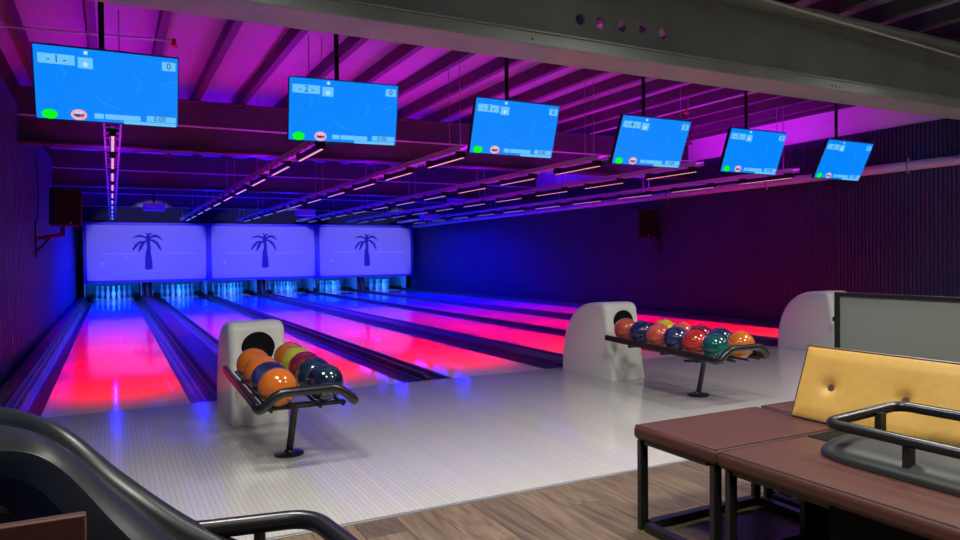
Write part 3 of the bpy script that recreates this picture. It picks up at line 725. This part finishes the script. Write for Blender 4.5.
cush = cu.build('cushion', 'yellow_vinyl', t, smooth=True); cush.matrix_local = Ml
MB().tube([(0, -LB, 0), (0, 0, 0), (0, 0, HB), (0, -LB, HB)], .005, 6, closed=True).build('piping', 'button_brown', cush, smooth=True)
for bu, bv in btn:
    MB().lathe([(.015, 0), (.015, .005), (.010, .011), (.001, .012)], 16, (face_x(bu, bv)-.010+.010, bu, bv), 'x').build('tuft_button', 'button_brown', cush, smooth=True).scale = (-1, 1, 1)
for o in cush.children:
    if o.name.startswith('tuft_button'):
        o.scale = (1, 1, 1)
        for v in o.data.vertices: v.co.x = 2*0 - (v.co.x) if False else v.co.x-.008
MB().bb(-.22, .06, -1.62, -.25, -.457, -.009).build('support_block', 'black_matte', t, bevel=.004)
MB().bb(.09, .12, -1.5, -.10, .0, .05).build('support_post', 'black_matte', t)

# grey screen with black frame, along Y behind the backrest
t = thing('partition_screen', 'grey partition board in a thin black frame behind the yellow backrest', 'partition', (3.62, -3.98, 0), 0)
MB().bb(-.010, .010, -1.75, -.02, .08, .975).build('board', 'screen_grey', t)
for nm, a in (('frame_post', (-.016, .016, -.026, 0, 0, .99)), ('frame_post', (-.016, .016, -1.78, -1.75, 0, .99)), ('frame_rail', (-.016, .016, -1.75, -.026, .972, .99)), ('frame_rail', (-.016, .016, -1.75, -.026, .06, .085))):
    MB().bb(*a).build(nm, 'black_metal', t)

# ------------------------------------------------------------------ ramp lying on the bench (plate with tubular rail)
t = thing('bowling_ramp', 'dark moulded ramp with tubular rail lying on the brown bench', 'ball ramp', (2.92, -4.535, .452), 0, 'ball ramps')
rows = []
A0, B0 = .195, 1.0
for k, (f_, z) in enumerate(((1.0, .0), (1.0, .012), (.985, .022), (.93, .030), (.80, .044), (.60, .056), (.35, .064), (.1, .066), (.0, .066))):
    r = []
    for j in range(49):
        a = 2*math.pi*j/48; ca, sa = math.cos(a), math.sin(a); ex = .55
        xx = A0*f_*math.copysign(abs(ca)**ex, ca); yy = (B0-(1-f_)*A0)*math.copysign(abs(sa)**(.28), sa)*.5-.465
        r.append((xx, yy, z))
    rows.append(r)
MB().grid(rows).build('body', 'ramp_base', t, smooth=True)
rl = fillet([(-.165, -1.1, .122), (-.165, -.03, .122), (.175, -.08, .158), (.215, -1.1, .158)], .05, 8)
MB().tube(rl, .019, 12).build('rail', 'black_gloss', t, smooth=True)
for (x_, y_, z0, z1) in ((-.155, -.32, .02, .122), (.06, -.085, .04, .145), (.18, -.65, .03, .155), (-.155, -.85, .02, .122)):
    MB().bb(x_-.016, x_+.016, y_-.012, y_+.012, z0, z1).build('rail_post', 'black_metal', t)
    MB().lathe([(.02, 0), (.02, .004)], 10, (x_, y_, z0+.006)).build('post_foot', 'rod_steel', t)

# ------------------------------------------------------------------ moulded ramp at lower left
t = thing('bowling_ramp', 'large black moulded ball ramp curving down at the lower left', 'ball ramp', (.4, -4.2, 0), 0, 'ball ramps')
far = catmull([(-.35,-3.66,.66), (-.10,-3.72,.725), (.10,-3.78,.752), (.23,-3.86,.752), (.37,-4.03,.715), (.51,-4.14,.60), (.70,-4.20,.45), (.95,-4.20,.30), (1.15,-4.20,.22)], 8)
near = catmull([(-.35,-4.12,.62), (-.10,-4.18,.685), (.12,-4.24,.72), (.26,-4.28,.732), (.37,-4.34,.70), (.51,-4.45,.55), (.66,-4.50,.38), (.92,-4.5,.23), (1.12,-4.5,.15)], 8)
cs = [(0,-.05),(0,.008),(.012,.020),(.05,.024),(.12,.024),(.18,.018),(.215,.004),(.24,-.014),(.262,-.018),(.285,-.010),(.32,.000),(.38,.008),(.46,.012),(.55,.012),(.64,.008),(.72,.000),(.80,-.010),(.87,-.016),(.915,-.014),(.94,-.004),(.955,.008),(.968,.014),(.985,.012),(1.0,-.004),(1.0,-.05)]
rows = []
base = Vector((.4, -4.2, 0))
for k in range(len(far)):
    tdir = (far[min(k+1, len(far)-1)]+near[min(k+1, len(far)-1)]-far[max(k-1, 0)]-near[max(k-1, 0)]).normalized()
    cr = (near[k]-far[k]); nn = tdir.cross(cr).normalized()
    if nn.z < 0: nn = -nn
    rows.append([far[k].lerp(near[k], u)+nn*v-base for u, v in cs])
MB().grid(rows).build('slide', 'ramp_plastic', t, smooth=True)
# skirts under both edges
sk = MB().grid([[near[k]+Vector((0,.012,-.03))-base for k in range(len(near))], [Vector((near[k].x, near[k].y+.03, .0))-base for k in range(len(near))]])
sk.build('side_panel', 'ramp_plastic', t, smooth=True)
MB().grid([[far[k]+Vector((0,-.012,-.03))-base for k in range(len(far))], [Vector((far[k].x, far[k].y-.03, .0))-base for k in range(len(far))]]).build('side_panel', 'ramp_plastic', t, smooth=True)
wc = Vector((.215, -4.235, .50))-base
MB().lathe([(.125, .0), (.125, .02), (.112, .024), (.108, .012), (.02, .012)], 40, wc+Vector((0, -.02, 0)), 'y').build('hub_disc', 'black_metal', t, smooth=True)
MB().lathe([(.007, 0), (.006, .006), (.001, .008)], 8, wc+Vector((.055, -.035, .045)), 'y').build('screw', 'white_logo', t, smooth=True)
rl = fillet([(.50,-4.17,.49), (.66,-4.20,.452), (.99,-4.25,.45), (1.055,-4.50,.42), (1.0,-4.9,.40)], .07, 8)
MB().tube([p-base for p in rl], .026, 12).build('rail', 'black_gloss', t, smooth=True)
MB().tube([Vector((.85,-4.23,.45))-base, Vector((.85,-4.23,.02))-base], .016, 8).build('rail_post', 'black_metal', t, smooth=True)

# brown bench whose back shows at the very lower left
t = thing('bench_seat', 'brown seat back corner in front of the black ramp at lower left', 'bench', (.03, -4.86, 0), 0, 'brown bench seats')
MB().bb(-.47, .425, -.012, .012, .42, .752).build('seat_back', 'seat_brown', t, bevel=.003)
MB().bb(-.47, .425, -.52, -.03, .38, .45).build('seat_cushion', 'seat_brown', t, bevel=.02, seg=3)
for sx in (-.44, .395):
    for sy in (-.48, .0): MB().bb(sx-.024, sx+.024, sy-.024, sy+.024, 0, .40).build('leg', 'black_metal', t)
